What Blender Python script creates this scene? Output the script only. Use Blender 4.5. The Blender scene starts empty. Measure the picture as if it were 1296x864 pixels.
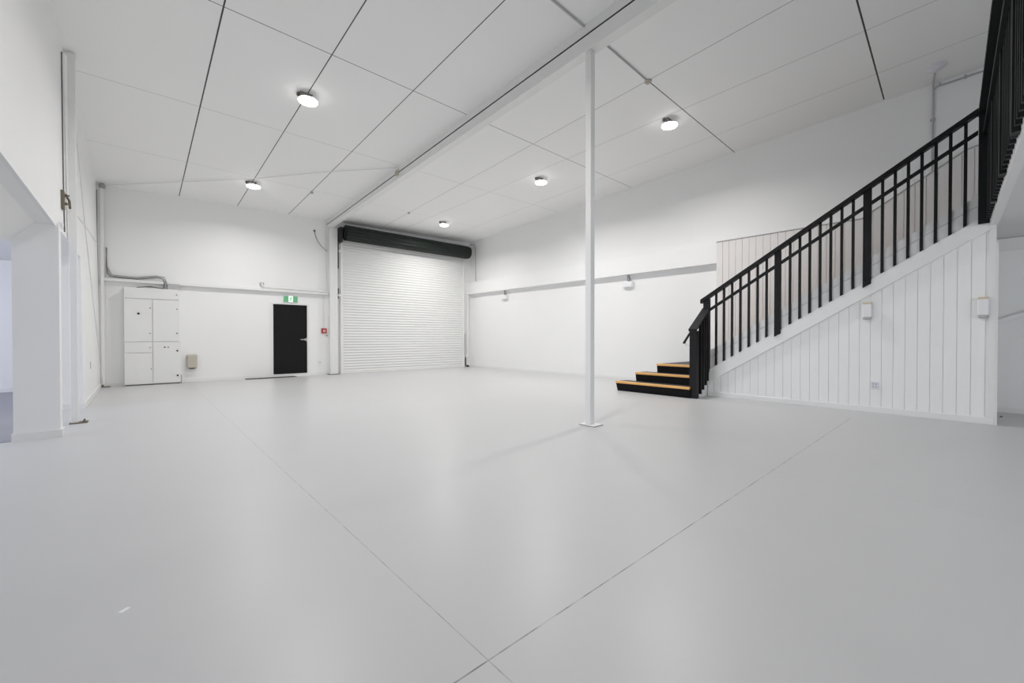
import bpy, math, random
from mathutils import Vector, Matrix
random.seed(7)
S = bpy.context.scene
C = S.collection
# ---------------------------------------------------------------- camera
F_PX, YAW, PITCH, CAM_H = 523.0, .7328, -.0092, 1.1
cam = bpy.data.cameras.new('camera'); co = bpy.data.objects.new('camera', cam); C.objects.link(co)
cam.sensor_fit = 'HORIZONTAL'; cam.sensor_width = 36.0; cam.lens = F_PX / 1296.0 * 36.0
cam.clip_start = .02; cam.clip_end = 200
co.location = (0, 0, CAM_H); co.rotation_euler = (math.pi/2 + PITCH, 0, -YAW)
S.camera = co
# ---------------------------------------------------------------- colour management, world, lights
S.view_settings.view_transform = 'Standard'; S.view_settings.look = 'None'
S.view_settings.gamma = 1.0; S.view_settings.use_curve_mapping = False
S.view_settings.exposure = 0.10
S.cycles.use_denoising = True
S.cycles.diffuse_bounces = 8; S.cycles.max_bounces = 12
w = bpy.data.worlds.new('world'); S.world = w; w.use_nodes = True
w.node_tree.nodes['Background'].inputs[0].default_value = (.80, .88, 1.0, 1)
w.node_tree.nodes['Background'].inputs[1].default_value = 1.0
LAMP_W, LAMP_SPREAD, LAMP_COL = 60.0, math.radians(156), (1.0, .985, .965)

def area(name, loc, rot, sx, sy, power, col):
    l = bpy.data.lights.new(name, 'AREA'); l.shape = 'RECTANGLE'; l.size = sx; l.size_y = sy
    l.energy = power; l.color = col
    o = bpy.data.objects.new(name, l); o.location = loc; o.rotation_euler = rot; C.objects.link(o); return o
# fill lamps added behind the camera (below and above the mezzanine)
area('fill_rear_low', (2.2, -5.9, 1.5), (math.pi/2, 0, 0), 4.6, 2.2, 92, (.97, .98, 1.0))
area('fill_rear_high', (4.4, -5.9, 4.1), (math.pi/2, 0, 0), 8.0, 1.4, 10, (.98, .99, 1.0))
# daylight through the window of the side room
area('daylight_side_room', (-6.4, 8.2, 1.4), (0, -math.pi/2, 0), 2.0, 7.0, 170, (.83, .86, 1.0))

# ---------------------------------------------------------------- materials
def nt(m): return m.node_tree.nodes, m.node_tree.links
def mat(name, col, rough=.6, metal=0., spec=.5, var=.0, vscale=4., bump=0., bscale=60., emis=None, estr=0., coords='Object'):
    m = bpy.data.materials.new(name); m.use_nodes = True
    N, L = nt(m); b = N['Principled BSDF']
    b.inputs['Base Color'].default_value = (*col, 1); b.inputs['Roughness'].default_value = rough
    b.inputs['Metallic'].default_value = metal
    b.inputs['Specular IOR Level'].default_value = spec
    if emis: b.inputs['Emission Color'].default_value = (*emis, 1); b.inputs['Emission Strength'].default_value = estr
    tc = N.new('ShaderNodeTexCoord')
    nz = N.new('ShaderNodeTexNoise'); nz.inputs['Scale'].default_value = vscale; nz.inputs['Detail'].default_value = 5
    L.new(tc.outputs[coords], nz.inputs['Vector'])
    mx = N.new('ShaderNodeMix'); mx.data_type = 'RGBA'; mx.name = 'basemix'
    k = 1 - (var if var else .02)
    mx.inputs['A'].default_value = (col[0]*k, col[1]*k, col[2]*k, 1); mx.inputs['B'].default_value = (*col, 1)
    L.new(nz.outputs['Fac'], mx.inputs['Factor']); L.new(mx.outputs['Result'], b.inputs['Base Color'])
    if bump:
        n2 = N.new('ShaderNodeTexNoise'); n2.inputs['Scale'].default_value = bscale; n2.inputs['Detail'].default_value = 6
        L.new(tc.outputs[coords], n2.inputs['Vector'])
        bp = N.new('ShaderNodeBump'); bp.inputs['Strength'].default_value = bump; bp.inputs['Distance'].default_value = .01
        L.new(n2.outputs['Fac'], bp.inputs['Height']); L.new(bp.outputs['Normal'], b.inputs['Normal'])
    return m

def seams(m, lines, seam_col, broken=0.):
    """thin joint lines a*x+b*y+c=0 of half width w in the flat surface's own x, y; (a, b, c, w, strength)"""
    N, L = nt(m); b = N['Principled BSDF']; mx = N['basemix']
    tc = N.new('ShaderNodeTexCoord'); sp = N.new('ShaderNodeSeparateXYZ'); L.new(tc.outputs['Object'], sp.inputs[0])
    def M(op, a, c=None):
        n = N.new('ShaderNodeMath'); n.operation = op
        for i, v in enumerate((a, c)):
            if v is None: continue
            if isinstance(v, (int, float)): n.inputs[i].default_value = v
            else: L.new(v, n.inputs[i])
        return n.outputs[0]
    tot = None
    for ln in lines:
        a, bb, c, wd, st = ln[:5]
        v = M('ADD', M('ADD', M('MULTIPLY', sp.outputs[0], a), M('MULTIPLY', sp.outputs[1], bb)), c)
        q = M('MULTIPLY', M('LESS_THAN', M('ABSOLUTE', v), wd), st)
        for axis, op, lim in (ln[5] if len(ln) > 5 else []):
            q = M('MULTIPLY', q, M(op, sp.outputs[axis], lim))
        tot = q if tot is None else M('MAXIMUM', tot, q)
    if broken:
        nz = N.new('ShaderNodeTexNoise'); nz.inputs['Scale'].default_value = 9.; nz.inputs['Detail'].default_value = 8
        L.new(tc.outputs['Object'], nz.inputs['Vector'])
        rp = N.new('ShaderNodeMapRange'); rp.inputs['From Min'].default_value = .38; rp.inputs['From Max'].default_value = .62
        rp.inputs['To Min'].default_value = 1 - broken
        L.new(nz.outputs['Fac'], rp.inputs['Value']); tot = M('MULTIPLY', tot, rp.outputs[0])
    m2 = N.new('ShaderNodeMix'); m2.data_type = 'RGBA'
    L.new(tot, m2.inputs['Factor']); L.new(mx.outputs['Result'], m2.inputs['A']); m2.inputs['B'].default_value = (*seam_col, 1)
    L.new(m2.outputs['Result'], b.inputs['Base Color'])

M_WALL = mat('white_wall_paint', (.86, .86, .852), .55, var=.03, vscale=1.2, bump=.05, bscale=40)
M_CEIL = mat('ceiling_panel_paint', (.90, .90, .895), .6, var=.03, vscale=.8)
M_FLOOR = mat('polished_grey_floor_paint', (.555, .555, .56), .36, spec=.5, var=.05, vscale=1.6, bump=.04, bscale=9)
M_TRIM = mat('white_gloss_trim', (.80, .80, .79), .35)
M_STEELW = mat('white_painted_steel', (.80, .80, .79), .35)
M_PANEL = mat('white_tongue_and_groove_paint', (.87, .87, .86), .45, var=.02)
M_BEIGE = mat('warm_beige_panel_paint', (.80, .772, .757), .5, var=.04)
M_BLACK = mat('black_painted_timber', (.010, .010, .011), .45, spec=.22, var=.35, vscale=14, bump=.15, bscale=50)
M_BLACKG = mat('greenish_black_timber', (.007, .009, .009), .5, spec=.2, var=.3, vscale=14)
M_DOOR = mat('black_door_paint', (.0075, .0075, .0075), .5, spec=.2, var=.2, vscale=6)
M_CARPET = mat('black_stair_rubber', (.006, .006, .007), .8, spec=.2, bump=.3, bscale=200)
M_TREAD = mat('dark_grey_tread_vinyl', (.055, .052, .052), .6, var=.2, vscale=30)
M_NOSE = mat('orange_yellow_nosing', (.90, .50, .16), .45, var=.12, vscale=20)
M_CURT = mat('white_roller_curtain', (.76, .76, .75), .6, spec=.2, var=.02)
M_DRUM = mat('dark_green_drum_steel', (.011, .017, .014), .45, spec=.3, var=.2, vscale=10)
M_DARK = mat('dark_rubber_and_shadow', (.012, .012, .012), .6)
M_STEEL = mat('brushed_steel', (.62, .62, .62), .3, metal=1.)
M_CABLE = mat('grey_cable', (.10, .10, .10), .5, var=.3, vscale=30)
M_ROD = mat('painted_brace_steel', (.76, .76, .75), .5, var=.1, vscale=30)
M_CABLEL = mat('light_grey_cable', (.38, .38, .38), .5, var=.3, vscale=30)
M_CREAM = mat('cream_plastic', (.52, .48, .41), .5, var=.06)
M_TAN = mat('tan_sconce_top', (.62, .52, .38), .5)
M_GREYP = mat('grey_plastic', (.45, .45, .46), .5)
M_PLATE = mat('white_plastic', (.82, .82, .83), .4)
M_LAV = mat('pale_lavender_plastic', (.72, .71, .77), .45)
M_RED = mat('red_plastic', (.42, .035, .03), .4)
M_PINK = mat('pale_red_plastic', (.85, .6, .6), .4)
M_GREEN = mat('green_lit_sign', (.13, .40, .20), .5, emis=(.16, .52, .27), estr=.12)
M_SIGNW = mat('white_lit_sign', (.85, .95, .88), .4, emis=(.85, 1, .9), estr=.35)
M_LED = mat('led_diffuser', (1, 1, 1), .4, emis=(1, .99, .96), estr=9.)
M_RUST = mat('rusty_brown_steel', (.22, .19, .13), .6, var=.5, vscale=60)
M_MAT = mat('grey_brown_grille', (.10, .095, .09), .8, spec=.2, var=.3, vscale=80)
M_GLASS = mat('window_glass', (.9, .95, 1.0), .05); M_GLASS.node_tree.nodes['Principled BSDF'].inputs['Transmission Weight'].default_value = 1.0

# ---------------------------------------------------------------- mesh helpers
class MB:
    def __init__(s, T=None): s.v = []; s.f = []; s.sm = []; s.T = T or (lambda p: p)
    def add(s, vs, fs, smooth=False):
        n = len(s.v); s.v += [Vector(s.T(tuple(p))) for p in vs]; s.f += [tuple(i+n for i in f) for f in fs]; s.sm += [smooth]*len(fs); return s
    def box(s, x0, y0, z0, x1, y1, z1, b=0.):
        if b > 0:
            return s.bbox(x0, y0, z0, x1, y1, z1, b)
        return s.add([(x, y, z) for z in (z0, z1) for y in (y0, y1) for x in (x0, x1)],
              [(0,2,3,1), (4,5,7,6), (0,1,5,4), (2,6,7,3), (0,4,6,2), (1,3,7,5)])
    def bbox(s, x0, y0, z0, x1, y1, z1, b):   # chamfered box
        lo = (min(x0,x1), min(y0,y1), min(z0,z1)); hi = (max(x0,x1), max(y0,y1), max(z0,z1))
        vs = []; idx = {}
        for sx in (0,1):
            for sy in (0,1):
                for sz in (0,1):
                    c = [hi[0] if sx else lo[0], hi[1] if sy else lo[1], hi[2] if sz else lo[2]]
                    for a in range(3):
                        p = list(c)
                        for k, sg in enumerate((sx, sy, sz)):
                            if k != a: p[k] += -b if sg else b
                        idx[(sx,sy,sz,a)] = len(vs); vs.append(p)
        fs = []
        for a in range(3):
            o = [k for k in range(3) if k != a]
            for sg in (0,1):
                ring = []
                for (u, v_) in ((0,0),(1,0),(1,1),(0,1)):
                    k = [0,0,0]; k[a] = sg; k[o[0]] = u; k[o[1]] = v_
                    ring.append(idx[(*k, a)])
                fs.append(tuple(ring))
        for a in range(3):   # edges along axis a
            o = [k for k in range(3) if k != a]
            for u in (0,1):
                for v_ in (0,1):
                    k0 = [0,0,0]; k0[o[0]] = u; k0[o[1]] = v_; k1 = list(k0); k1[a] = 1
                    fs.append((idx[(*k0,o[0])], idx[(*k1,o[0])], idx[(*k1,o[1])], idx[(*k0,o[1])]))
        for sx in (0,1):
            for sy in (0,1):
                for sz in (0,1): fs.append((idx[(sx,sy,sz,0)], idx[(sx,sy,sz,1)], idx[(sx,sy,sz,2)]))
        return s.add(vs, fs)
    def prism(s, poly, axis, a0, a1):
        """poly of 2D points extruded along axis ('x','y','z') from a0 to a1"""
        def p3(p, a):
            return (a, p[0], p[1]) if axis == 'x' else (p[0], a, p[1]) if axis == 'y' else (p[0], p[1], a)
        n = len(poly); vs = [p3(p, a0) for p in poly] + [p3(p, a1) for p in poly]
        return s.add(vs, [tuple(range(n))[::-1], tuple(range(n, 2*n))] + [(i, (i+1) % n, n+(i+1) % n, n+i) for i in range(n)])
    def hexa(s, p8): return s.add(p8, [(0,1,2,3), (4,7,6,5), (0,4,5,1), (1,5,6,2), (2,6,7,3), (3,7,4,0)])
    def bar(s, a, b, w, h, up=(0,0,1)):   # rectangular bar between two points, w across, h up
        a = Vector(a); b = Vector(b); d = (b-a).normalized(); u = Vector(up); x = d.cross(u).normalized(); u = x.cross(d)
        c = [(-w/2,-h/2), (w/2,-h/2), (w/2,h/2), (-w/2,h/2)]
        return s.hexa([tuple(a + x*i + u*j) for i, j in c] + [tuple(b + x*i + u*j) for i, j in c])
    def tube(s, pts, r, n=10):
        pts = [Vector(p) for p in pts]; rings = []
        nrm = None
        for i, p in enumerate(pts):
            d = ((pts[min(i+1, len(pts)-1)] - p).normalized() + (p - pts[max(i-1, 0)]).normalized())
            d = d.normalized() if d.length > 1e-6 else Vector((0,0,1))
            if nrm is None: nrm = d.orthogonal().normalized()
            else: nrm = (nrm - d*nrm.dot(d)).normalized()
            bi = d.cross(nrm)
            rings.append([tuple(p + (nrm*math.cos(t) + bi*math.sin(t))*r) for t in [2*math.pi*k/n for k in range(n)]])
        vs = [v for r_ in rings for v in r_]; fs = []
        for i in range(len(pts)-1):
            for k in range(n): fs.append((i*n+k, i*n+(k+1) % n, (i+1)*n+(k+1) % n, (i+1)*n+k))
        s.add(vs, fs, True); m = len(vs)
        return s.add(rings[0], [tuple(range(n))[::-1]]).add(rings[-1], [tuple(range(n))])
    def lathe(s, c, prof, n=28, axis='z'):
        """prof: (r, h) pairs along axis from c"""
        vs = []
        for r, h in prof:
            for k in range(n):
                t = 2*math.pi*k/n; a, b_ = r*math.cos(t), r*math.sin(t)
                o = (a, b_, h) if axis == 'z' else (h, a, b_) if axis == 'x' else (a, h, b_)
                vs.append((c[0]+o[0], c[1]+o[1], c[2]+o[2]))
        fs = [(i*n+k, i*n+(k+1) % n, (i+1)*n+(k+1) % n, (i+1)*n+k) for i in range(len(prof)-1) for k in range(n)]
        fs += [tuple(range(n))[::-1], tuple(range((len(prof)-1)*n, len(prof)*n))]
        return s.add(vs, fs, True)
    def build(s, name, m, parent=None):
        me = bpy.data.meshes.new(name)
        base = Vector((0,0,0))
        p = parent
        while p is not None: base += p.location; p = p.parent
        if parent is None:
            lo = [min(v[i] for v in s.v) for i in range(3)]; hi = [max(v[i] for v in s.v) for i in range(3)]
            org = Vector((0,0,0)) if name.split('.')[0] in ('floor', 'ceiling') else Vector(((lo[0]+hi[0])/2, (lo[1]+hi[1])/2, lo[2]))
        else: org = base
        me.from_pydata([tuple(v-org) for v in s.v], [], s.f)
        for i, p in enumerate(me.polygons): p.use_smooth = s.sm[i]
        import bmesh
        bm = bmesh.new(); bm.from_mesh(me); bmesh.ops.recalc_face_normals(bm, faces=bm.faces); bm.to_mesh(me); bm.free()
        if any(s.sm): 
            try: me.set_sharp_from_angle(angle=math.radians(40))
            except Exception: pass
        me.materials.append(m)
        o = bpy.data.objects.new(name, me); C.objects.link(o)
        if parent is None: o.location = org
        else: o.parent = parent
        return o
def tag(o, label=None, cat=None, group=None, kind=None):
    if label: o['label'] = label
    if cat: o['category'] = cat
    if group: o['group'] = group
    if kind: o['kind'] = kind
    return o
def thing(name, loc, label, cat, group=None):
    o = bpy.data.objects.new(name, None); o.empty_display_size = .1; o.location = loc; C.objects.link(o)
    return tag(o, label, cat, group)
def struct(o, label=None): o['kind'] = 'structure'; return o

# frames of the two main walls: s runs along the wall, d out of the wall into the room
TB = math.atan(.022); TR = math.atan(.0205)
def BK(p):   # (s, d, z): back wall, s from x=0 to the right
    s_, d, z = p; return (s_*math.cos(TB) - d*math.sin(TB), 13.0 - s_*math.sin(TB) - d*math.cos(TB), z)
def RT(p):   # (s, d, z): right wall, s from the back corner towards the camera
    s_, d, z = p; return (9.37 + s_*math.sin(TR) - d*math.cos(TR), 13.0 - s_*math.cos(TR) - d*math.sin(TR), z)
def ceil_z(x, y): return 5.066 + .0185*x - .042*y

# ================================================================ THE SETTING
MEZ_Z, MEZ_SOFFIT = 2.95, 2.56
def gy(x): return -.15 - .0225*(8.0 - x)          # outer face of the mezzanine edge
# floor
struct(MB().box(-6.6, -6.2, -.12, 10.0, 13.3, 0).build('floor', M_FLOOR))
seams(M_FLOOR, [(1, 0, -.876, .0025, .55), (0, 1, -1.094, .0032, .85, [(0, 'LESS_THAN', 7.2)]),
                (1, 0, -3.868, .002, .4, [(1, 'LESS_THAN', 1.25), (1, 'GREATER_THAN', -.1)])], (.12, .12, .125), broken=.75)
sf = MB().box(-6.5, 6.78, 0, -1.02, 12.95, .004).build('floor', mat('side_room_grey_vinyl', (.33, .33, .37), .45, var=.08, vscale=3)); struct(sf)
# ceiling: sloping panels with open joints
cb = MB(); x0, x1, y0, y1 = -.95, 9.95, -6.2, 13.3
cb.hexa([(x0,y0,ceil_z(x0,y0)), (x1,y0,ceil_z(x1,y0)), (x1,y1,ceil_z(x1,y1)), (x0,y1,ceil_z(x0,y1)),
         (x0,y0,ceil_z(x0,y0)+.15), (x1,y0,ceil_z(x1,y0)+.15), (x1,y1,ceil_z(x1,y1)+.15), (x0,y1,ceil_z(x0,y1)+.15)])
struct(cb.build('ceiling', M_CEIL))
LW, CW = .0062, .0042
seams(M_CEIL,
      [(1, 0, -.725, .0085, 1, [(1,'LESS_THAN',12.9)]), (1, 0, -1.92, .0075, .95, [(1,'LESS_THAN',12.9)]), (1, 0, -3.135, .0075, .9, [(1,'LESS_THAN',12.9)])] +
      [(1, 0, -5.80, LW*.8, .75), (1, .062, -7.215, LW*.7, .62), (1, .025, -8.52, LW*.7, .55)] +
      [(-.028, 1, -5.66, .006, .85, [(0,'LESS_THAN',9.5)]), (-.024, 1, -8.14, CW, .55, [(0,'LESS_THAN',9.4)]), (-.048, 1, -10.56, CW, .45, [(0,'LESS_THAN',9.0)])] +
      [(-.028, 1, -3.175, .0075, 1, [(0,'GREATER_THAN',5.8)]), (-.028, 1, -3.175, .005, .3, [(0,'LESS_THAN',5.8)]), (-.028, 1, -.765, .0095, 1, [(0,'GREATER_THAN',5.0), (0,'LESS_THAN',9.55)]), (-.028, 1, 1.65, .008, .9)],
      (.035, .035, .035))
# back wall (one slab, lining both rooms)
struct(MB(BK).box(-6.8, -.2, 0, 9.9, 0, 5.2).build('wall_back', M_WALL))
# right wall and its base
struct(MB(RT).box(-.3, -.2, 0, 19.3, 0, 5.6).build('wall_right', M_WALL))
# left wall with two openings, a pier between them and a haunched head
def LX(z): return -.655 - .0105*z
def lwall(y0, y1, z0, z1, T=.30):
    m = MB()
    m.hexa([(LX(z0),y0,z0), (LX(z0),y1,z0), (LX(z0)-T,y1,z0), (LX(z0)-T,y0,z0),
            (LX(z1),y0,z1), (LX(z1),y1,z1), (LX(z1)-T,y1,z1), (LX(z1)-T,y0,z1)])
    return m
lw = lwall(-6.2, 13.05, 2.345, 5.4)
lw.v += lwall(9.23, 13.05, 0, 2.345).v; lw.f += [tuple(i+8 for i in f) for f in lw.f[:6]]; lw.sm += [False]*6
lw.v += lwall(-6.2, .6, 0, 2.345).v; lw.f += [tuple(i+16 for i in f) for f in lw.f[:6]]; lw.sm += [False]*6
n0 = len(lw.v)
# haunch under the head of the near opening
lw.prism([(-.678, 2.36), (-.678, 2.325), (-.80, 2.385), (-1.03, 2.10), (-1.03, 2.36)], 'y', .6, 6.76)
struct(lw.build('wall_left', M_WALL))
pier = MB().box(-1.0, 6.75, 0, -.662, 6.92, 2.36); struct(pier.build('wall_left', M_WALL))
struct(MB().box(-1.012, 6.735, 0, -.645, 6.935, .085).build('baseboard_left', M_TRIM))
struct(MB().box(-.97, 9.215, 0, -.642, 12.95, .085).build('baseboard_left', M_TRIM))
# side room shell beyond the openings
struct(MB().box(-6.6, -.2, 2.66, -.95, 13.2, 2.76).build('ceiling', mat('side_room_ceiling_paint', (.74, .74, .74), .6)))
struct(MB().box(-6.7, -.2, 0, -6.5, 13.2, .35).box(-6.7, -.2, 2.45, -6.5, 13.2, 2.76).box(-6.7, -.2, .35, -6.5, 4.6, 2.45).box(-6.7, 11.8, .35, -6.5, 13.2, 2.45).build('wall_far_left', M_WALL))
struct(MB().box(-6.6, -.4, 0, -.95, -.2, 2.76).build('wall_side_room', M_WALL))
wf = MB()
for yy in (4.6, 7.0, 9.4, 11.74): wf.box(-6.66, yy, .35, -6.56, yy+.06, 2.45)
wf.box(-6.66, 4.6, .35, -6.56, 11.8, .41).box(-6.66, 4.6, 2.39, -6.56, 11.8, 2.45)
wo = struct(wf.build('window_1', M_TRIM))

# unseen rear wall behind the camera, window openings added to go with the fill lamps
struct(MB().box(-.95, -6.2, 0, 9.95, -6.05, .3).box(-.95, -6.2, 2.7, 9.95, -6.05, 3.3).box(-.95, -6.2, 4.9, 9.95, -6.05, 5.6)
       .box(-.95, -6.2, .3, -.3, -6.05, 2.7).box(7.7, -6.2, .3, 9.95, -6.05, 2.7).box(-.95, -6.2, 3.3, .3, -6.05, 4.9).box(8.5, -6.2, 3.3, 9.95, -6.05, 4.9).build('wall_rear', M_WALL))
for k, (a, b, c, d) in enumerate(((-.3, 7.7, .3, 2.7), (.3, 8.5, 3.3, 4.9))):
    f = MB()
    for i in range(5):
        xx = a + (b-a-.06)*i/4; f.box(xx, -6.16, c, xx+.06, -6.08, d)
    f.box(a, -6.16, c, b, -6.08, c+.06).box(a, -6.16, d-.06, b, -6.08, d)
    struct(f.build('window_%d' % (k+2), M_TRIM))
# baseboards
struct(MB(BK).box(-.6, 0, 0, -.26, .012, .07).box(.75, 0, 0, 2.62, .012, .07).box(3.70, 0, 0, 4.17, .012, .07).build('baseboard_back', M_TRIM))
struct(MB(RT).box(.25, 0, 0, 9.5, .012, .07).build('baseboard_right', M_TRIM))
struct(MB(BK).box(-5.9, 0, 0, -1.0, .014, .08).build('baseboard_side_room', M_TRIM))

# mezzanine floor slab with fascia and soffit
mz = MB()
xa, xb = -.95, 9.62
mz.hexa([(xa, gy(xa)-.03, MEZ_SOFFIT), (xb, gy(xb)-.03, MEZ_SOFFIT), (xb, -6.1, MEZ_SOFFIT), (xa, -6.1, MEZ_SOFFIT),
         (xa, gy(xa)-.03, MEZ_Z), (xb, gy(xb)-.03, MEZ_Z), (xb, -6.1, MEZ_Z), (xa, -6.1, MEZ_Z)])
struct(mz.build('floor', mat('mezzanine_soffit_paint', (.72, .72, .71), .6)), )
fa = MB()
fa.bar((xa, gy(xa)-.015, 2.76), (8.03, gy(8.03)-.015, 2.76), .03, .42)
fa.bar((xa, gy(xa)-.032, 2.535), (8.03, gy(8.03)-.032, 2.535), .065, .05)
struct(fa.build('trim_1', M_TRIM))

# under-mezzanine side wall lining beside the stair
uw = MB().box(9.47, -3.2, 0, 9.55, -.215, 2.555); struct(uw.build('wall_under_mezzanine', M_WALL))
struct(MB().box(9.445, -3.2, 2.385, 9.47, -.215, 2.555).box(9.44, -3.2, 2.375, 9.47, -.215, 2.392).build('trim_2', M_TRIM))
struct(MB().box(9.455, -3.2, 0, 9.47, -.215, .07).build('baseboard_under_mezzanine', M_TRIM))

# black exit door in the back wall
d1 = thing('door_1', BK((3.17, 0, 0)), None, None); struct(d1)
MB(BK).box(2.745, .004, .085, 3.60, .040, 2.030, .004).build('door_leaf', M_DOOR, d1)
MB(BK).box(2.705, 0, 0, 2.740, .03, 2.07).box(3.605, 0, 0, 3.64, .03, 2.07).box(2.740, 0, 2.035, 3.605, .03, 2.07).build('door_frame', M_TRIM, d1)
MB(BK).box(2.70, 0, 0, 3.66, .06, .08).build('threshold', M_TRIM, d1)
h = MB(BK).lathe((3.545, .04, 1.045), [(.027, 0), (.027, .010), (.022, .014), (.010, .016), (.010, .05)], 18, 'y')
h.tube([(3.545, .085, 1.045), (3.50, .092, 1.045), (3.42, .090, 1.047)], .015, 8)
h.box(3.575, .03, .99, 3.60, .045, 1.10)
h.build('door_handle', M_STEEL, d1)

# ================================================================ STAIRCASE
st = thing('staircase', (8.0, 1.6, 0), 'white tongue-and-groove sided staircase with black timber railing climbing to the mezzanine', 'staircase')
GO = .276
# three lower steps towards +X, the third is the landing
steps = [(7.38, .20, 4.97), (7.66, .385, 4.68), (7.93, .565, 4.35)]
zb = 0
for i, (xf, zt, yl) in enumerate(steps):
    xe = 9.30 if i == 2 else steps[i+1][0] + .03
    b = MB()
    b.hexa([(xf+.035, 3.40, zb), (xf+.035, yl-.03, zb), (xe+.02, yl-.09, zb), (xe+.02, 3.40, zb),
            (xf+.012, 3.40, zt-.03), (xf+.012, yl-.004, zt-.03), (xe+.02, yl-.06, zt-.03), (xe+.02, 3.40, zt-.03)])
    r = b.build('step', M_CARPET, st)
    t = MB().hexa([(xf+.05, 3.40, zt-.03), (xf+.05, yl-.02, zt-.03), (xe+.01, yl-.075, zt-.03), (xe+.01, 3.40, zt-.03),
                   (xf+.05, 3.40, zt-.002), (xf+.05, yl-.02, zt-.002), (xe+.01, yl-.075, zt-.002), (xe+.01, 3.40, zt-.002)])
    t.build('tread_cover', M_TREAD, r)
    n = MB().box(xf, 3.405, zt-.043, xf+.055, yl, zt+.002, .006)
    nz = n.build('nosing', M_NOSE, r); nz['label'] = 'orange-yellow anti-slip nosing strip'
    zb = 0 if i == 0 else 0
# upper flight (treads towards -Y)
NR = 13; RI = (MEZ_Z - .565)/NR; Y0f, Y1f = 3.38, -.10
GOI = (Y0f - Y1f)/(NR-1)
for i in range(NR-1):
    zt = .565 + RI*(i+1); ya = Y0f - GOI*i
    yb_ = ya - GOI
    b = MB().box(8.06, yb_-.0, zt-.22, 9.34, ya, zt-.02).box(8.06, yb_-.005, zt-.03, 9.34, ya+.025, zt, .004)
    r = b.build('tread', M_TREAD, st)
    MB().box(8.06, ya-.02, zt-.035, 9.34, ya+.032, zt+.002, .005).build('nosing', M_NOSE, r)
    
def railz(y): return 1.824 + .6275*(3.445 - y)     # top of the main handrail
def trimz(y): return .345 + .6365*(3.204 - y)      # bottom trim of the stringer
# tongue-and-groove side wall under the stringer
YE, YS = -.195, 3.335
sw = MB()
edges = [YS]; y = 3.28
k = .9975
g = [0.003 + .1238*i for i in range(-1, 27)]
g = sorted([v for v in g if YE+.02 < v < YS-.02], reverse=True)
pts = [YS] + g + [YE]
for a, b in zip(pts[:-1], pts[1:]):
    a2, b2 = (a-.0018 if a != YS else a), (b+.0018 if b != YE else b)
    za, zb2 = max(.09, trimz(a2)+.02), max(.09, trimz(b2)+.02)
    sw.hexa([(8.0, a2, 0), (8.0, b2, 0), (8.018, b2, 0), (8.018, a2, 0), (8.0, a2, za), (8.0, b2, zb2), (8.018, b2, zb2), (8.018, a2, za)])
sw.hexa([(8.012, YS, 0), (8.012, YE, 0), (8.05, YE, 0), (8.05, YS, 0), (8.012, YS, trimz(YS)+.05), (8.012, YE, trimz(YE)+.02), (8.05, YE, trimz(YE)+.02), (8.05, YS, trimz(YS)+.05)])
sw.build('side_panelling', M_PANEL, st)
MB().box(7.985, YE-.004, 0, 8.0, YS, .085, .003).build('skirting', M_TRIM, st)
MB().box(7.982, YE-.006, .085, 8.0, YE+.05, 2.50).box(8.0, YE-.012, 0, 9.46, YE-.002, 2.55).box(7.99, YE-.028, 0, 8.05, YE-.006, 2.28).build('corner_board', M_TRIM, st)
# stringer: upper board, lower board and the proud fascia the balusters stand on
def strz(y): return .872 + .6165*(3.274 - y)
yl_ = YS + .02
MB().prism([(yl_, strz(yl_)-.128), (yl_, strz(yl_)), (YE+.12, strz(YE+.12)), (YE+.12, strz(YE+.12)-.128)], 'x', 7.990, 8.06).build('stringer', M_TRIM, st)
MB().prism([(yl_, trimz(yl_)), (yl_, strz(yl_)-.133), (YE+.12, strz(YE+.12)-.133), (YE+.12, trimz(YE+.12))], 'x', 7.990, 8.06).build('stringer', M_TRIM, st)
MB().prism([(yl_, trimz(yl_)), (yl_, railz(yl_)-1.41), (YE, railz(YE)-1.41), (YE, trimz(YE))], 'x', 7.962, 8.0).build('fascia', M_TRIM, st)
MB().prism([(yl_, trimz(yl_)-.018), (yl_, trimz(yl_)+.010), (YE, trimz(YE)+.010), (YE, trimz(YE)-.018)], 'x', 7.956, 8.0).build('moulding', M_TRIM, st)
# stepped closure of the short flight under its balustrade
cl = MB()
for xa_, xb_, zt in ((7.54, 7.68, .165), (7.68, 7.95, .35), (7.95, 8.05, .53)):
    cl.box(xa_, 3.345, 0, xb_, 3.398, zt)
cl.build('short_stringer', M_TRIM, st)
# main railing
def rail(name, off_top, hgt, xa_, xb_, ya, yb_):
    return MB().prism([(ya, railz(ya)-off_top), (ya, railz(ya)-off_top-hgt), (yb_, railz(yb_)-off_top-hgt), (yb_, railz(yb_)-off_top)], 'x', xa_, xb_).build(name, M_BLACK, st)
rail('handrail', 0, .072, 7.915, 8.015, 3.45, -.043)
rail('middle_rail', .268, .055, 7.952, 7.985, 3.30, -.043)
ys = [3.176 - .1384*i for i in range(7)] + [2.004 - .1346*i for i in range(7)] + [.868 - .134*i for i in range(7)]
for y in ys:
    zt = railz(y)-.06; zb_ = railz(y) - 1.405
    MB().prism([(y-.0165, zb_+.012), (y+.0165, zb_-.008), (y+.0165, zt-.01), (y-.0165, zt+.01)], 'x', 7.953, 7.987).build('baluster', M_BLACK, st)
for y in (2.178, 1.033):
    zt = railz(y)-.05; zb_ = railz(y) - 1.475
    MB().prism([(y-.047, zb_+.028), (y+.047, zb_-.028), (y+.047, zt-.02), (y-.047, zt+.02)], 'x', 7.945, 7.987).build('newel_post', M_BLACK, st)
MB().box(7.94, 3.29, .455, 8.0, 3.405, railz(3.35)-.05, .004).build('newel_post', M_BLACK, st)
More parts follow.
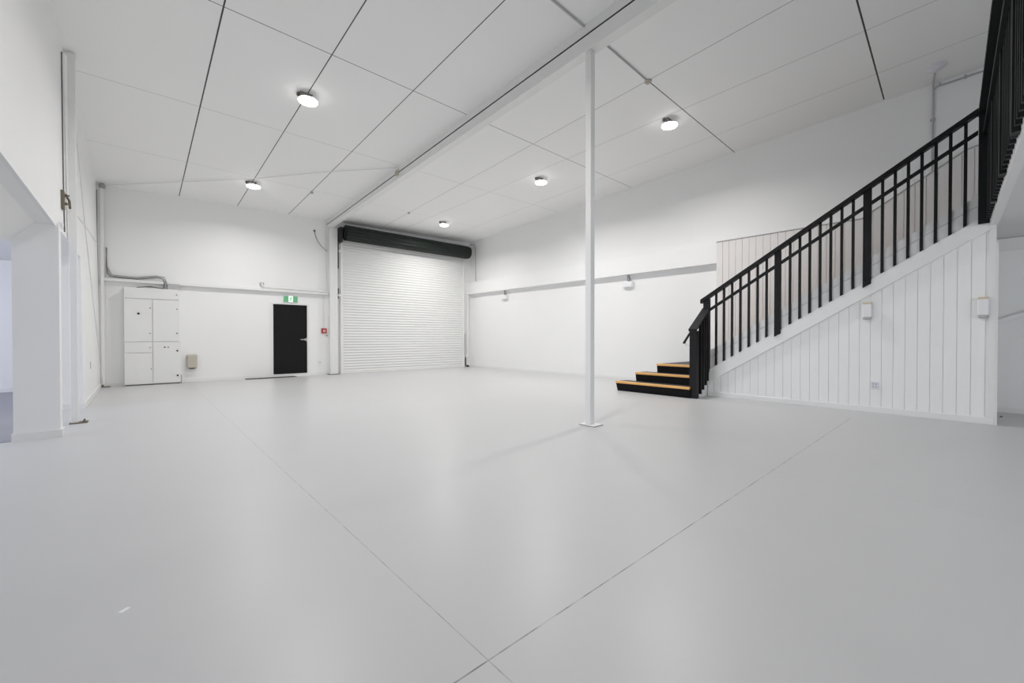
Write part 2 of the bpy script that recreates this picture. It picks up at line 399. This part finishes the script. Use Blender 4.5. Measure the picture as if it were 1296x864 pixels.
MB().box(7.43, 3.30, 0, 7.535, 3.43, 1.225, .004).build('newel_post', M_BLACK, st)
# short balustrade
MB().hexa([(7.40, 3.29, 1.215), (7.40, 3.435, 1.215), (7.40, 3.435, 1.255), (7.40, 3.29, 1.255),
           (7.99, 3.29, 1.625), (7.99, 3.435, 1.625), (7.99, 3.435, 1.668), (7.99, 3.29, 1.668)]).build('short_handrail', M_BLACK, st)
for x, zb_ in ((7.62, .07), (7.73, .14), (7.84, .215), (7.92, .29)):
    MB().box(x-.018, 3.29, zb_, x+.018, 3.34, 1.25 + (x-7.45)*.69, .003).build('baluster', M_BLACK, st)
# round grab rail on its steel bracket inside the short balustrade
gr = MB().tube([(7.36, 3.50, 1.005), (7.60, 3.50, 1.18), (7.90, 3.50, 1.40)], .021, 12).build('grab_rail', M_BLACK, st)
MB().tube([(7.43, 3.50, 1.03), (7.425, 3.50, .975), (7.44, 3.46, .955), (7.46, 3.42, .955)], .006, 8).build('bracket', M_STEEL, gr)

# right wall panelling above the flight, and the wall skirt (cladding fixed to the building)
prof = [(9.25, 3.19), (11.70, 3.19), (11.83, 3.285), (12.92, 3.985), (13.10, 4.03), (13.10, .02), (9.25, .02)]
pb = MB(RT)
def ptop(s0):
    for (a, za), (b, zb_) in zip(prof[:4], prof[1:5]):
        if a <= s0 <= b: return za + (zb_-za)*(s0-a)/(b-a)
    return 3.19
ss = 9.25
while ss < 13.08:
    e = min(ss + .13, 13.10)
    pb.hexa([(ss, 0, .02), (e-.006, 0, .02), (e-.006, .15, .02), (ss, .15, .02), (ss, 0, ptop(ss)), (e-.006, 0, ptop(min(e, 13.09))), (e-.006, .15, ptop(min(e, 13.09))), (ss, .15, ptop(ss))])
    ss = e
pb.box(9.255, 0, .02, 11.8, .132, 3.18)
pb.hexa([(11.8, 0, .02), (13.09, 0, .02), (13.09, .132, .02), (11.8, .132, .02), (11.8, 0, 3.25), (13.09, 0, 4.0), (13.09, .132, 4.0), (11.8, .132, 3.25)])
struct(pb.build('wall_right', M_BEIGE))
struct(MB(RT).tube([(s0, .155, z0+.005) for s0, z0 in prof[:5]], .011, 8).build('trim_3', M_GREYP))
# ================================================================ MEZZANINE BALUSTRADE
gb = thing('balustrade', (6.0, gy(6.0)+.05, 2.55), 'black timber mezzanine balustrade overhead at the top of the stairs', 'balustrade')
X0, X1 = 2.2, 8.03
def gbar(name, x0, x1, d0, d1, z0, z1, m=M_BLACKG):   # d measured outward (+Y) from the fascia face
    return MB().hexa([(x0, gy(x0)+d0, z0), (x1, gy(x1)+d0, z0), (x1, gy(x1)+d1, z0), (x0, gy(x0)+d1, z0),
                      (x0, gy(x0)+d0, z1), (x1, gy(x1)+d0, z1), (x1, gy(x1)+d1, z1), (x0, gy(x0)+d1, z1)]).build(name, m, gb)
gbar('handrail', X0, X1-.0, .0, .108, 3.93, 4.0)
gbar('middle_rail', X0, X1-.1, .035, .068, 3.66, 3.72)
gbar('corner_post', 7.935, 8.035, .005, .103, 2.545, 3.93)
k = 0; x = 7.935
while x > X0+.1:
    k += 1; x -= .136
    if k % 8 == 0: gbar('newel_post', x-.047, x+.047, .0, .045, 2.56, 3.935)
    else: gbar('baluster', x-.017, x+.017, .002, .036, 2.575, 3.935)

# ================================================================ STEEL POSTS AND BEAM
sc = thing('support_column', (4.21, 3.22, 0), 'slender white square steel column standing mid-floor with bolted base plate', 'column')
MB().box(4.178, 3.178, .012, 4.262, 3.262, ceil_z(4.2, 3.2)-.33+.01, .004).build('shaft', M_STEELW, sc)
bp = MB().box(4.135, 3.09, 0, 4.315, 3.315, .014, .002).build('base_plate', M_STEELW, sc)
MB().box(4.13, 3.085, 0, 4.32, 3.32, .004).build('grout_pad', M_CABLE, bp)
def bbz(y): return 4.68 - .0315*(y-3.28)
bm_ = thing('ceiling_beam', (4.23, 6.0, bbz(6.0)), 'long white steel beam running along the ceiling to the roller door', 'beam')
def bs(name, x0, x1, z0f, z1f, m, ya=-6.0, yb_=12.88):
    return MB().hexa([(x0, ya, z0f(ya)), (x1, ya, z0f(ya)), (x1, yb_, z0f(yb_)), (x0, yb_, z0f(yb_)), (x0, ya, z1f(ya)), (x1, ya, z1f(ya)), (x1, yb_, z1f(yb_)), (x0, yb_, z1f(yb_))]).build(name, m, bm_)
bs('web', 4.16, 4.30, bbz, lambda y: ceil_z(4.2, y)-.145, M_STEELW)
bs('packer', 4.160, 4.30, lambda y: ceil_z(4.2, y)-.118, lambda y: ceil_z(4.2, y)-.0, M_TRIM)
bs('gap_shadow_strip', 4.168, 4.28, lambda y: ceil_z(4.2, y)-.146, lambda y: ceil_z(4.2, y)-.117, M_DARK)  # dark strip standing in for the shadow line between packer and web
# back wall column under the beam end
bc = thing('support_column', BK((4.31, .1, 0)), 'white steel column against the back wall left of the roller door', 'column')
MB(BK).box(4.205, .0, .012, 4.43, .16, 4.40, .004).build('shaft', M_STEELW, bc)
MB(BK).box(4.17, .0, 0, 4.45, .20, .014).build('base_plate', M_CABLE, bc)
# column on the left wall line
lc = thing('support_column', (-.62, 7.7, 0), 'white steel column at the left wall opening with rusty base plate', 'column')
MB().box(-.664, 7.66, .012, -.594, 7.75, ceil_z(-.6, 7.7)-.02, .003).build('shaft', M_STEELW, lc)
b_ = MB().box(-.675, 7.63, 0, -.51, 7.77, .014).build('base_plate', M_RUST, lc)
MB().lathe((-.545, 7.665, .014), [(.014, 0), (.014, .012), (.008, .013), (.008, .03)], 6).lathe((-.545, 7.735, .014), [(.014, 0), (.014, .012), (.008, .013), (.008, .03)], 6).build('bolt', M_RUST, b_)
# corner column
cc = thing('support_column', (-.6, 12.88, 0), 'slim white steel column in the far left corner beside the cabinet', 'column')
MB().box(-.640, 12.85, .012, -.585, 12.93, 4.44, .003).build('shaft', M_STEELW, cc)
MB().box(-.665, 12.80, 0, -.50, 12.94, .016).box(-.64, 12.80, .016, -.60, 12.84, .06).build('base_plate', M_RUST, cc)
MB().lathe((-.60, 12.86, 4.40), [(.045, 0), (.055, .03), (.055, .06), (.03, .1)], 10).build('rod_bracket', M_CABLEL, cc)

# wall bracing
tag(MB().tube([(-.632, 7.95, 4.25), (-.634, 8.356, 3.845), (-.640, 8.894, 3.397), (-.645, 9.494, 2.897), (-.64, 10.791, 1.816), (-.63, 11.889, .901), (-.625, 12.86, .09)], .007, 8).build('brace_rod', M_ROD),
    'long thin grey brace rod sloping down the left wall to the far corner foot', 'rod')
tag(MB().tube([(-.640, 7.76, 2.745), (-.668, 8.3, 2.833), (-.682, 10, 3.00), (-.682, 12.3, 3.12), (-.665, 12.85, 3.135)], .005, 8).build('brace_rod', M_ROD),
    'short thin brace rod running nearly level from the rusty bracket on the left wall', 'rod')
tag(MB().tube([(x_, y_, ceil_z(x_, y_)-.03) for x_, y_ in ((-.60, 12.93), (1.84, 10.72), (2.87, 9.56), (4.15, 8.30))], .007, 8).build('brace_rod', M_ROD),
    'thin diagonal brace rod under the ceiling from the corner to the beam', 'rod')
br = thing('brace_bracket', (-.66, 7.2, 2.6), 'rusty brown steel bracket on the left wall column', 'bracket')
MB().box(-.685, 7.16, 2.62, -.655, 7.26, 2.84, .004).build('plate', M_RUST, br)
MB().tube([(-.65, 7.20, 2.80), (-.62, 7.24, 2.74), (-.62, 7.30, 2.66)], .012, 8).lathe((-.655, 7.21, 2.79), [(.018, 0), (.018, .02), (.01, .022), (.01, .04)], 6, 'x').lathe((-.655, 7.21, 2.69), [(.018, 0), (.018, .02), (.01, .022), (.01, .04)], 6, 'x').build('bolt', M_RUST, br)
tag(MB().tube([(LX(4.6)+.012, 7.44, 4.58), (LX(3.9)+.008, 7.43, 3.9), (LX(3.1)+.012, 7.33, 3.0), (LX(2.6)+.010, 7.36, 2.38)], .006, 8).build('dark_wall_line', M_CABLE),  # dark strand drawn in place of the shadow line beside the column
    'thin dark line standing in for shadow down the upper left wall beside the column', 'cable')
tag(MB().tube([(-.690, 12.86, 4.35), (-.688, 12.87, 3.3), (-.672, 12.87, 1.0), (-.663, 12.87, .1)], .006, 8).build('dark_wall_line', M_CABLE),
    'thin dark cable running the full height of the far left corner', 'cable')
tag(MB().box(-.68, 6.95, 2.375, -.645, 7.01, 2.42, .006).box(-.675, 6.96, 2.35, -.65, 7.0, 2.38, .005).build('wall_sensor', M_PLATE),
    'tiny white sensor above the left wall opening beside the pier', 'sensor')
tag(MB().box(-.665, 10.45, .55, -.656, 10.53, .67, .002).build('wall_plate', M_GREYP), 'small grey blank plate low on the left wall past the opening', 'plate')

# ================================================================ ROLLER DOOR
rd = thing('roller_door', BK((6.8, .05, 0)), 'large white corrugated roller door with dark green drum in the back wall', 'roller door')
pitch = .0835; zz = .03; cu = MB(BK)
pr_ = [(0, .050), (.14, .0515), (.28, .056), (.50, .060), (.72, .056), (.86, .0515)]
P = []
while zz < 4.12:
    for a, d in pr_: P.append((d, zz + a*pitch))
    zz += pitch
P.append((.05, zz))
vs = [(4.60, d, z) for d, z in P] + [(8.985, d, z) for d, z in P]; n = len(P)
cu.add(vs, [(i, i+1, n+i+1, n+i) for i in range(n-1)])
cu.box(4.60, .03, .03, 8.985, .049, 4.12)
cur = cu.build('curtain', M_CURT, rd)
MB(BK).box(4.60, .035, 0, 8.985, .085, .045, .004).build('bottom_rail', M_CURT, cur)
dp = []
N_ = 64
dr = MB(BK); vs = []; 
for sx in (4.60, 9.02):
    for k in range(N_):
        t = 2*math.pi*k/N_; r = .222 + (.010 if (k//2) % 2 else 0)
        vs.append((sx, .30 + r*math.cos(t), 4.245 + r*math.sin(t)))
dr.add(vs, [(k, (k+1) % N_, N_+(k+1) % N_, N_+k) for k in range(N_)] + [tuple(range(N_))[::-1], tuple(range(N_, 2*N_))])
dr.build('drum', M_DRUM, rd)
MB(BK).lathe((9.02, .30, 4.245), [(.215, 0), (.222, .02), (.215, .07), (.16, .09), (.05, .10)], 32, 'x').lathe((4.54, .30, 4.245), [(.06, 0), (.17, .02), (.17, .06)], 32, 'x').build('end_cap', M_DRUM, rd)
MB(BK).box(4.45, 0, 3.95, 4.52, .34, 4.40).box(4.50, .0, 4.02, 4.54, .12, 4.42).build('drum_bracket', M_DARK, rd)
for s0, s1 in ((4.530, 4.605), (8.98, 9.055)):
    MB(BK).box(s0, .0, 0, s1, .10, 4.02, .004).build('guide_rail', M_TRIM, rd)
MB(BK).box(4.455, .0, 3.2, 4.50, .03, 4.0).box(4.46, 0, 2.3, 4.50, .04, 2.6).build('chain_cover', M_DARK, rd)
MB(BK).tube([(4.505, .09, 4.05), (4.503, .09, 3.0), (4.49, .09, 2.3)], .010, 8).box(4.47, .06, 2.35, 4.52, .11, 2.42).box(4.48, .05, 3.68, 4.53, .11, 3.76).build('hand_chain', M_STEELW, rd)
MB(BK).box(9.06, .0, .38, 9.115, .03, 1.25).box(9.07, 0, .03, 9.14, .06, .36).build('dark_seal', M_DARK, rd)
tag(MB(BK).tube([(9.21, .07, 2.72), (9.21, .07, .52), (9.205, .07, .44), (9.17, .07, .40), (9.10, .07, .385)], .036, 14).tube([(9.21,.07,2.3),(9.21,.07,2.34)], .042, 14).tube([(9.21,.07,1.1),(9.21,.07,1.14)], .042, 14).build('downpipe', M_TRIM),
    'white downpipe with a bent foot between the roller door and the right wall', 'pipe')
tag(MB(BK).box(9.17, .03, 0, 9.235, .09, .07, .008).tube([(9.235, .06, .03), (9.27, .06, .03), (9.29, .06, .02)], .016, 8).build('pipe_stub', M_DARK), 'dark pipe stub on the floor under the downpipe foot', 'pipe')
# left foot of roller door track, conduit beside it
tag(MB(BK).tube([(4.13, .02, 4.30), (4.13, .02, 2.50)], .016, 8).tube([(4.06, .02, 2.39), (4.06, .02, 1.39)], .010, 8).build('conduit', M_STEELW),
    'slim white conduit beside the back column above the fire call point', 'conduit')
tag(MB(BK).lathe((3.822, 0, 4.235), [(.028, 0), (.028, .02), (.015, .03)], 10, 'y').tube([(3.822, .02, 4.23), (3.85, .03, 4.06), (3.93, .03, 3.90), (4.05, .03, 3.77), (4.17, .03, 3.68)], .007, 6).build('dark_wall_line', M_CABLE),
    'thin dark cable drooping from a round outlet high on the back wall', 'cable')

# ================================================================ BACK WALL FITTINGS
tag(MB(BK).box(-.60, 0, 2.375, 4.19, .10, 2.425).box(-.60, 0, 2.425, 4.19, .07, 2.44).build('wall_ledge', M_TRIM), 'narrow white ledge running along the back wall above cabinet and exit door', 'ledge')
pp = thing('conduit', BK((3.3, .08, 2.44)), 'white pipe lying on the back wall ledge above the exit door', 'pipe')
MB(BK).tube([(2.47, .05, 2.57), (2.475, .06, 2.52), (2.53, .075, 2.475), (4.18, .075, 2.468)], .025, 10).build('pipe', M_STEELW, pp)
MB(BK).box(2.42, 0, 2.53, 2.52, .05, 2.60, .005).build('flange', M_GREYP, pp)
cab = thing('electrical_cabinet', BK((.23, .1, 0)), 'tall white switchboard cabinet with panelled doors in the far left corner', 'cabinet')
MB(BK).box(-.262, 0, .02, .715, .18, 2.25).build('body', M_STEELW, cab)
def cdoor(name, s0, s1, z0, z1, locks):
    d = MB(BK).box(s0, .18, z0, s1, .203, z1, .003).build(name, M_STEELW, cab)
    for (a, z, r) in locks: MB(BK).lathe((a, .203, z), [(r, 0), (r, .008), (r*.6, .014)], 10, 'y').build('lock', M_DARK, d)
cdoor('top_panel', -.262, .712, 2.005, 2.25, [(.664, 2.126, .012)])
cdoor('door', -.262, .212, 1.012, 1.990, [(-.02, 1.655, .024), (.183, 1.791, .012), (.179, 1.202, .012)])
cdoor('door', .232, .712, 1.012, 1.990, [(.669, 1.785, .012), (.665, 1.205, .015)])
cdoor('drawer_panel', -.262, .212, .757, .998, [(.177, .871, .010)])
cdoor('door', -.262, .212, .03, .741, [(.194, .373, .010)])
cdoor('door', .232, .735, .03, .998, [(.438, .876, .016), (.502, .875, .012), (.67, .787, .020), (.674, .196, .020)])
MB(BK).box(-.25, .01, 0, .725, .19, .02).box(.735, .10, .0, .745, .2, .20).build('plinth', M_CABLE, cab)
# cables along the ledge down to the cabinet
wires = thing('cable_bundle', BK((-.2, .1, 2.45)), 'bundle of dark grey cables along the ledge above the white cabinet', 'cable')
for j in range(3):
    o = .021*j
    MB(BK).tube([(-.545-o*.2, .04, 3.12), (-.552+o*.3, .04, 2.70), (-.54+o, .05, 2.555+o), (-.49+o*.5, .06, 2.475+o), (-.35, .06, 2.462+o), (-.05, .06, 2.455+o), (.18, .06, 2.50+o), (.30, .07, 2.52+o), (.40+o, .09, 2.50+o), (.44+o, .1, 2.42), (.43+o, .12, 2.26)], .0085, 8).build('cable', (M_CABLE, M_CABLEL, M_CABLEL)[j], wires)
MB(BK).tube([(-.05, .10, 2.265), (.10, .11, 2.285), (.25, .12, 2.29), (.42, .12, 2.262)], .009, 6).tube([(.0, .14, 2.27), (.2, .13, 2.30), (.35, .12, 2.275)], .007, 6).build('cable', M_CABLE, wires)
tag(MB(BK).box(.50, .10, 2.255, .715, .13, 2.39, .002).build('cover_plate', M_GREYP), 'grey metal cover plate above the right end of the cabinet', 'plate')
mt = thing('meter_box', BK((.955, .06, .34)), 'small cream box mounted low on the back wall right of the cabinet', 'box')
MB(BK).box(.852, 0, .345, 1.062, .11, .685, .022).build('housing', M_CREAM, mt)
MB(BK).box(.90, .03, .328, 1.01, .10, .346).build('outlet', M_DARK, mt)
# exit sign
ex = thing('exit_sign', BK((3.175, .04, 2.10)), 'green and white lit exit sign above the black door', 'sign')
MB(BK).box(2.985, .0, 2.095, 3.365, .04, 2.285, .004).build('housing', M_PLATE, ex)
MB(BK).box(2.998, .040, 2.105, 3.12, .045, 2.275).build('green_panel', M_GREEN, ex)
MB(BK).box(3.235, .040, 2.105, 3.352, .045, 2.275).build('green_panel', M_GREEN, ex)
mid = MB(BK).box(3.12, .040, 2.105, 3.235, .044, 2.275).build('white_panel', M_SIGNW, ex)
fg = MB(BK)   # running figure
fg.lathe((3.193, .044, 2.250), [(.010, 0), (.010, .003)], 12, 'y')
def lim(pts, w_):
    for a, b in zip(pts[:-1], pts[1:]):
        ax, az = a; bx, bz = b; L = math.hypot(bx-ax, bz-az); nx, nz_ = -(bz-az)/L*w_/2, (bx-ax)/L*w_/2
        fg.hexa([(ax+nx, .044, az+nz_), (bx+nx, .044, bz+nz_), (bx-nx, .044, bz-nz_), (ax-nx, .044, az-nz_), (ax+nx, .047, az+nz_), (bx+nx, .047, bz+nz_), (bx-nx, .047, bz-nz_), (ax-nx, .047, az-nz_)])
lim([(3.188, 2.236), (3.172, 2.185)], .020); lim([(3.172, 2.185), (3.194, 2.160), (3.182, 2.125)], .010); lim([(3.172, 2.185), (3.155, 2.155), (3.134, 2.155)], .010)
lim([(3.186, 2.232), (3.205, 2.212), (3.220, 2.222)], .008); lim([(3.184, 2.230), (3.160, 2.222), (3.150, 2.200)], .008)
fg.build('running_figure', M_GREEN, mid)
tag(MB(BK).box(3.155, .0, 2.285, 3.195, .03, 2.375).build('sign_bracket', M_STEELW), 'little white bracket joining exit sign to the ledge', 'bracket')
fc = thing('fire_call_point', BK((4.075, .03, 1.23)), 'small red fire alarm call point on the back wall', 'alarm')
MB(BK).box(4.0, 0, 1.232, 4.145, .045, 1.378, .006).build('housing', M_RED, fc)
MB(BK).box(4.042, .045, 1.268, 4.105, .048, 1.338).build('glass_panel', M_PINK, fc)
MB(BK).box(4.068, .048, 1.285, 4.079, .050, 1.322).box(4.055, .048, 1.297, 4.092, .050, 1.308).build('symbol', M_RED, fc)
tag(MB(BK).box(4.135, 0, 1.15, 4.17, .03, 1.17).build('key_hook', M_CABLE), 'tiny dark hook just below the red call point', 'hook')
po = thing('power_outlet', BK((3.95, .01, .28)), 'white wall outlet low between black door and column', 'outlet')
MB(BK).box(3.895, 0, .285, 4.005, .012, .415, .003).build('faceplate', M_PLATE, po)
MB(BK).box(3.92, .012, .365, 3.94, .016, .39).box(3.96, .012, .365, 3.98, .016, .39).build('switch', M_GREYP, po)
fm = thing('floor_grille', (2.66, 12.66, 0), 'thin grey-brown floor grille in front of the back wall near the door', 'grille')
MB().hexa([(2.06, 12.70, 0), (3.26, 12.66, 0), (3.26, 12.84, 0), (2.06, 12.88, 0), (2.07, 12.71, .012), (3.25, 12.67, .012), (3.25, 12.83, .012), (2.07, 12.87, .012)]).build('mat', M_MAT, fm)
MB().bar((2.06, 12.695, .007), (3.26, 12.655, .007), .02, .014).bar((2.06, 12.885, .007), (3.26, 12.845, .007), .02, .014).build('edge_bar', M_MAT, fm)

# ================================================================ RIGHT WALL FITTINGS
struct(MB(RT).box(-.02, 0, 2.735, 9.25, .15, 3.175).build('trim_5', M_PANEL))
def wsens(s0, z0, label):
    t = thing('emergency_light', RT((s0, .06, z0)), label, 'light', 'emergency lights under the bulkhead')
    MB(RT).box(s0-.15, 0, z0, s0+.13, .075, z0+.16, .012).build('housing', M_PLATE, t)
    MB(RT).box(s0-.13, .075, z0+.015, s0+.11, .09, z0+.10, .008).build('lens', M_SIGNW if False else M_PLATE, t)
    MB(RT).tube([(s0-.02, .05, z0+.33), (s0-.02, .05, z0+.2), (s0+.06, .05, z0+.24), (s0+.08, .05, z0+.14)], .012, 8).build('cable', M_CABLEL, t)
    MB(RT).box(s0-.045, 0, z0+.16, s0+.01, .05, z0+.325, .005).build('bracket', M_GREYP, t)
wsens(2.22, 2.41, 'small white emergency light under the bulkhead nearer the roller door')
wsens(7.02, 2.40, 'small white emergency light under the bulkhead nearer the stairs')
tag(MB(RT).tube([(.03, .06, 4.50), (.10, .05, 4.60), (.30, .03, 4.63), (.48, .02, 4.60), (.55, .02, 4.50), (.565, .02, 3.18)], .014, 8).build('conduit', M_GREYP),
    'thin hooked grey conduit above the bulkhead in the far right corner', 'conduit')
tag(MB(RT).tube([(13.9, .02, 5.20), (13.06, .02, 5.18), (12.60, .02, 5.16), (12.565, .02, 5.12), (12.56, .02, 4.35), (12.56, .02, 3.78)], .014, 8)
    .box(12.53, 0, 4.62, 12.59, .04, 4.66).box(12.90, 0, 5.155, 12.93, .04, 5.20).tube([(12.64, .02, 5.17), (12.64, .04, 5.20)], .014, 8).build('conduit', M_GREYP),
    'grey conduit on the right wall above the stairs leading to the smoke detector', 'conduit')
sd = thing('smoke_detector', (9.0, .385, ceil_z(9.0, .385)-.06), 'round white smoke detector on the ceiling above the stairs', 'detector')
zc = ceil_z(9.0, .385)
MB().lathe((9.0, .385, zc-.075), [(.045, 0), (.06, .012), (.09, .028), (.11, .045), (.11, .078)], 26).build('housing', M_LAV, sd)
MB().tube([(9.05, .39, zc-.03), (9.35, .42, zc-.02), (9.58, .44, zc-.02), (9.60, .44, zc-.10)], .012, 8).build('cable', M_GREYP, sd)
# side panel fittings
def sconce(y0, y1, z0, z1, label):
    t = thing('wall_sconce', (7.96, (y0+y1)/2, z0), label, 'wall light', 'sconces on the stair side')
    MB().box(7.915, y0, z0+.035, 8.0, y1, z1-.02, .010).build('shade', M_PLATE, t)
    MB().box(7.92, y0+.004, z1-.03, 8.0, y1-.004, z1, .004).build('tan_top', M_TAN, t)
    MB().box(7.925, y0+.006, z0, 8.0, y1-.006, z0+.045, .008).build('diffuser', M_GREYP, t)
sconce(.976, 1.078, 1.365, 1.615, 'white box sconce with tan top mid-way along the stair panelling')
sconce(-.148, -.052, 1.35, 1.613, 'white box sconce with tan top at the right end of the stair panelling')
so = thing('power_outlet', (7.99, .94, .35), 'grey-white double outlet low on the stair side panelling', 'outlet')
MB().box(7.984, .896, .352, 8.0, .984, .455, .003).build('faceplate', M_LAV, so)
MB().box(7.98, .915, .415, 7.984, .932, .435).box(7.98, .948, .415, 7.984, .965, .435).box(7.98, .917, .375, 7.984, .93, .392).box(7.98, .95, .375, 7.984, .963, .392).build('switch', M_GREYP, so)
wr = thing('wall_handrail', (9.42, -.3, 1.3), 'white sloping handrail on the wall beyond the stair end', 'handrail')
MB().bar((9.41, -.255, 1.335), (9.41, -1.60, 1.88), .05, .06).build('rail', M_PLATE, wr)
MB().box(9.41, -.62, 1.44, 9.47, -.60, 1.48).box(9.41, -1.4, 1.75, 9.47, -1.38, 1.79).build('bracket', M_STEELW, wr)
tag(MB().lathe((8.88, -.285, 0), [(.014, 0), (.016, .006), (.008, .012)], 7).build('debris', M_DARK), 'tiny dark crumb on the floor past the stair end', 'debris')
tag(MB().hexa([(-.075, 2.27, 0), (-.06, 2.262, 0), (-.035, 2.285, 0), (-.045, 2.295, 0), (-.072, 2.272, .004), (-.06, 2.266, .004), (-.038, 2.284, .004), (-.045, 2.291, .004)]).build('paint_chip', M_PLATE), 'tiny white paint chip on the open floor at left', 'chip')

# ================================================================ CEILING FITTINGS
def led(x, y, label, k=1.0):
    z = ceil_z(x, y)
    t = thing('ceiling_light', (x, y, z-.13), label, 'light', 'round ceiling lights')
    MB().lathe((x, y, z-.100), [(.120, 0), (.135, .003), (.135, .008), (.10, .022), (.05, .034)], 32).build('housing', M_STEELW, t)
    MB().lathe((x, y, z-.124), [(.122, 0), (.131, .004), (.135, .009), (.135, .023)], 32).build('diffuser', M_LED, t)
    MB().box(x-.11, y-.02, z-.076, x-.085, y+.02, z-.001).box(x+.03, y-.02, z-.076, x+.05, y+.02, z-.001).box(x-.115, y-.03, z-.012, x+.06, y+.03, z-.001).build('bracket', M_CABLEL, t)
    MB().lathe((x-.125, y+.04, z-.055), [(.022, 0), (.026, .01), (.026, .04), (.018, .055)], 10).build('connector', M_RUST, t)
    l = bpy.data.lights.new('lamp', 'AREA'); l.shape = 'DISK'; l.size = .28; l.energy = LAMP_W*k; l.spread = LAMP_SPREAD; l.color = LAMP_COL
    o = bpy.data.objects.new('lamp', l); o.parent = t; o.location = (0, 0, -.004); C.objects.link(o)
    return t
led(1.93, 6.80, 'round lit ceiling light left of the beam, nearer and larger one', .85)
led(1.94, 10.95, 'round lit ceiling light left of the beam, farther one near the back wall', .72)
led(7.15, 3.68, 'round lit ceiling light right of the beam, nearest one close to the stairs', .95)
led(7.14, 6.90, 'round lit ceiling light right of the beam, the middle one beside the column')
led(7.11, 11.08, 'round lit ceiling light right of the beam, farthest one near the roller door')
led(1.93, 2.60, 'added out-of-view round ceiling light, left of the beam and nearest the mezzanine', .8)  # extra fixture out of view, added to brighten the nearby floor
def jbox(x, y, r, label):
    z = ceil_z(x, y)
    tag(MB().lathe((x, y, z-.028), [(r*.7, 0), (r, .008), (r, .028)], 16).box(x-r*.5, y-r*.5, z-.045, x+r*.5, y+r*.5, z-.026, .004).build('junction_box', M_CREAM if r > .05 else M_GREYP), label, 'junction box')
jbox(5.81, 3.34, .055, 'small round junction box at the ceiling joint crossing near the column')
jbox(5.80, 10.9, .040, 'small round junction box on the ceiling in front of the roller door')
jbox(3.15, 10.83, .040, 'small round junction box on the ceiling left of the beam far end')
tag(MB().tube([(2.2, 3.21, ceil_z(2.2, 3.21)-.012), (4.16, 3.265, ceil_z(4.16, 3.27)-.012)], .011, 8).build('conduit', M_GREYP), 'thin grey ceiling conduit meeting the left face of the beam', 'conduit')
tag(MB().tube([(4.31, 3.27, ceil_z(4.3, 3.27)-.012), (5.76, 3.336, ceil_z(5.76, 3.34)-.012)], .011, 8).build('conduit', M_GREYP), 'thin grey ceiling conduit from the beam to the junction box', 'conduit')
tag(MB().box(4.13, 8.26, ceil_z(4.15, 8.3)-.20, 4.16, 8.36, ceil_z(4.15, 8.3)-.08, .004).lathe((4.13, 8.31, ceil_z(4.15, 8.3)-.15), [(.02, 0), (.02, -.03), (.01, -.04)], 8, 'x').build('rod_cleat', M_CREAM), 'small cream cleat bolted to the beam where the diagonal rod ends', 'bracket')
